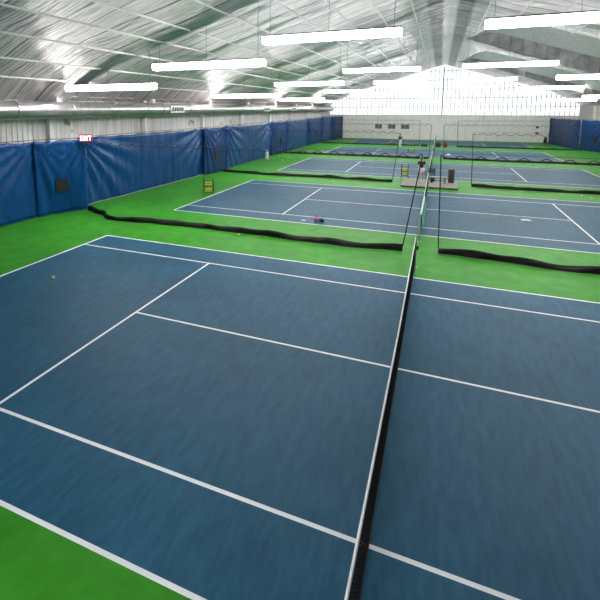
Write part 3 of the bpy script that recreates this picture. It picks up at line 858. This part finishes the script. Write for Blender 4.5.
def person(label, loc, rz, shirt, lower, hair, long_hair, arms, long_legs):
    """standing adult facing -y, 1.7 m tall"""
    t = thing('person', label, 'person', loc, rz)
    V, E, R = [], [], []
    V.append((0, 0, .93)); R.append((.14, .10))
    chest = chain([(0, 0, 1.08), (0, -.005, 1.25), (0, .005, 1.38)], [(.125, .09), (.145, .10), (.12, .085)], V, E, R, 0)
    neck = chain([(0, .0, 1.46), (0, -.01, 1.53)], [.055, .055], V, E, R, chest)
    chain([(0, -.022, 1.59), (0, -.015, 1.655), (0, -.01, 1.70)], [(.078, .085), (.08, .095), (.045, .055)], V, E, R, neck)
    legs, armp = [], []
    for s in (-1, 1):
        lp = [(s*.095, 0, .86), (s*.11, -.01, .50), (s*.115, .02, .14), (s*.12, .01, .055), (s*.13, -.12, .03)]
        legs.append(lp); chain(lp, [.088, .062, .042, .042, (.04, .028)], V, E, R, 0)
        ap = arms[s]; armp.append(ap)
        chain(ap, [.055, .043, .030], V, E, R, chest)
        wv = Vector(ap[2]); dv = (wv-Vector(ap[1])).normalized(); side = Vector((0, -1, 0))
        pa = wv+dv*.07; pi = chain([tuple(pa)], [(.036, .018)], V, E, R, len(V)-1)
        for k in range(4):
            off = side*(.027-.018*k); ln = [.075, .085, .08, .062][k]
            b = pa+off+dv*.02; chain([tuple(b), tuple(b+dv*ln*.55+Vector((-s*.006, 0, 0))), tuple(b+dv*ln+Vector((-s*.02, 0, 0)))], [.0095, .009, .0075], V, E, R, pi)
        b = wv+dv*.03+side*.032; chain([tuple(b), tuple(b+dv*.035+side*.022), tuple(b+dv*.065+side*.025)], [.012, .011, .009], V, E, R, pi)
    skin_mesh('body', V, E, R, M['skin'], t)
    # face
    f = MB(); f.v = [(-.016, -.108, 1.585), (.016, -.108, 1.585), (0, -.135, 1.588), (0, -.104, 1.632)]
    for q in ((0,1,2),(0,2,3),(1,3,2),(0,3,1)): f.face(list(q))
    f.build('nose', M['skin'], t)
    for s in (-1, 1):
        MB().lathe([(0, -.01), (.01, -.005), (.01, .005), (0, .01)], (s*.032, -.104, 1.632), 10).build('eye', M['eye'], t, smooth=True)
        MB().lathe([(0, -.03), (.012, -.02), (.014, .01), (.008, .03), (0, .032)], (s*.084, 0, 1.61), 8).build('ear', M['skin'], t, smooth=True)
    MB().box((-.025, -.109, 1.553), (.025, -.096, 1.561)).build('mouth', M['maroon'], t)
    # hair cap
    mb = MB(); ns, nr = 18, 9
    def hf(a, b):
        th = a; w = b
        rr = Vector((.098*math.sin(w)*math.cos(th), .112*math.sin(w)*math.sin(th)+.008, 1.64+.098*math.cos(w)))
        if math.sin(th) < -.2: rr.z = max(rr.z, 1.672)
        return rr
    mb.sheet(hf, [2*PI*i/ns for i in range(ns+1)], [.02+(PI*.66)*j/nr for j in range(nr+1)], thick=(0, 0, .008))
    hr_ = mb.build('hair', hair, t, smooth=True)
    if long_hair:
        MB().tube([(0, .105, 1.66), (0, .15, 1.62), (0, .155, 1.52), (0, .13, 1.42)], [.03, .038, .034, .012], 10).build('ponytail', hair, hr_, smooth=True)
    # shirt
    V, E, R = [(0, 0, .90)], [], [(.155, .115)]
    ch_ = chain([(0, 0, 1.08), (0, -.005, 1.25), (0, .005, 1.385)], [(.14, .105), (.16, .115), (.132, .098)], V, E, R, 0)
    chain([(0, 0, 1.435)], [(.075, .07)], V, E, R, ch_)
    for ap in armp:
        mid = tuple((Vector(ap[0])*.25+Vector(ap[1])*.75)); chain([ap[0], mid], [.068, .058], V, E, R, ch_)
    skin_mesh('shirt', V, E, R, shirt, t)
    # shorts or trousers
    V, E, R = [(0, 0, .95)], [], [(.152, .112)]
    for lp in legs:
        if long_legs: chain([lp[0], lp[1], (lp[2][0], lp[2][1], .10)], [.10, .078, .06], V, E, R, 0)
        else: chain([lp[0], (lp[1][0], lp[1][1], .60)], [.115, .10], V, E, R, 0)
    skin_mesh('trousers' if long_legs else 'shorts', V, E, R, lower, t)
    for lp in legs:
        x = lp[3][0]; m = MB()
        m.sheet(lambda u, v: (x+.05*math.cos(v)*(1-.25*u*u)*(.55+.45*math.sqrt(max(0, 1-(abs(u)**4)))), -.05-.14*u, max(.0, .045+.05*math.sin(v)*(1.15-.45*u))), frange(-1, 1, .125), [2*PI*i/14 for i in range(15)])
        m.build('shoe', M['shoe'], t, smooth=True)
    return t
A1 = {-1: [(-.19, 0, 1.38), (-.25, .03, 1.10), (-.20, -.16, .95)], 1: [(.19, 0, 1.38), (.26, .02, 1.10), (.22, -.14, .93)]}
person('blond person in black top and white shorts standing on the wooden deck', (-.5, 25.0, DZ), math.radians(25), M['black_cloth'], M['white_cloth'], M['blond'], True, A1, False)
A2 = {-1: [(-.19, 0, 1.38), (-.25, .03, 1.10), (-.24, -.10, .86)], 1: [(.19, 0, 1.38), (.26, .03, 1.10), (.26, -.08, .86)]}
person('dark-haired person in dark red top and white trousers, far away before the last divider net', (-4.3, 56.6, 0), math.radians(-15), M['dark_red_cloth'], M['white_cloth'], M['dark_hair'], False, A2, True)

# ------------------------------------------------------------------ world, camera, colour management
w = bpy.data.worlds.new('World'); S.world = w; w.use_nodes = True
w.node_tree.nodes['Background'].inputs['Color'].default_value = (.8, .87, 1, 1)
w.node_tree.nodes['Background'].inputs['Strength'].default_value = 1.0
cam = bpy.data.cameras.new('Camera'); co = bpy.data.objects.new('Camera', cam); C.objects.link(co)
F_, PX, PY = 456.62, 237.67, 167.13
cam.sensor_width = 36; cam.sensor_fit = 'HORIZONTAL'; cam.lens = F_*36/600
cam.shift_x = (300-PX)/600; cam.shift_y = (PY-300)/600
cam.clip_start = .05; cam.clip_end = 300
yaw, pitch, roll = -.4158, .1278, -.0013
cy, sy, cp, sp = math.cos(yaw), math.sin(yaw), math.cos(pitch), math.sin(pitch)
Fw = Vector((sy*cp, cy*cp, -sp)); Rt = Vector((cy, -sy, 0)); Up = Rt.cross(Fw)
r2 = math.cos(roll)*Rt+math.sin(roll)*Up; u2 = -math.sin(roll)*Rt+math.cos(roll)*Up
mw = Matrix((( r2.x, u2.x, -Fw.x, .5334), (r2.y, u2.y, -Fw.y, -9.1865), (r2.z, u2.z, -Fw.z, 5.2089), (0, 0, 0, 1)))
co.matrix_world = mw
S.camera = co
S.view_settings.view_transform = 'Standard'; S.view_settings.look = 'None'
S.view_settings.gamma = 1; S.view_settings.use_curve_mapping = False
S.view_settings.exposure = 1.3
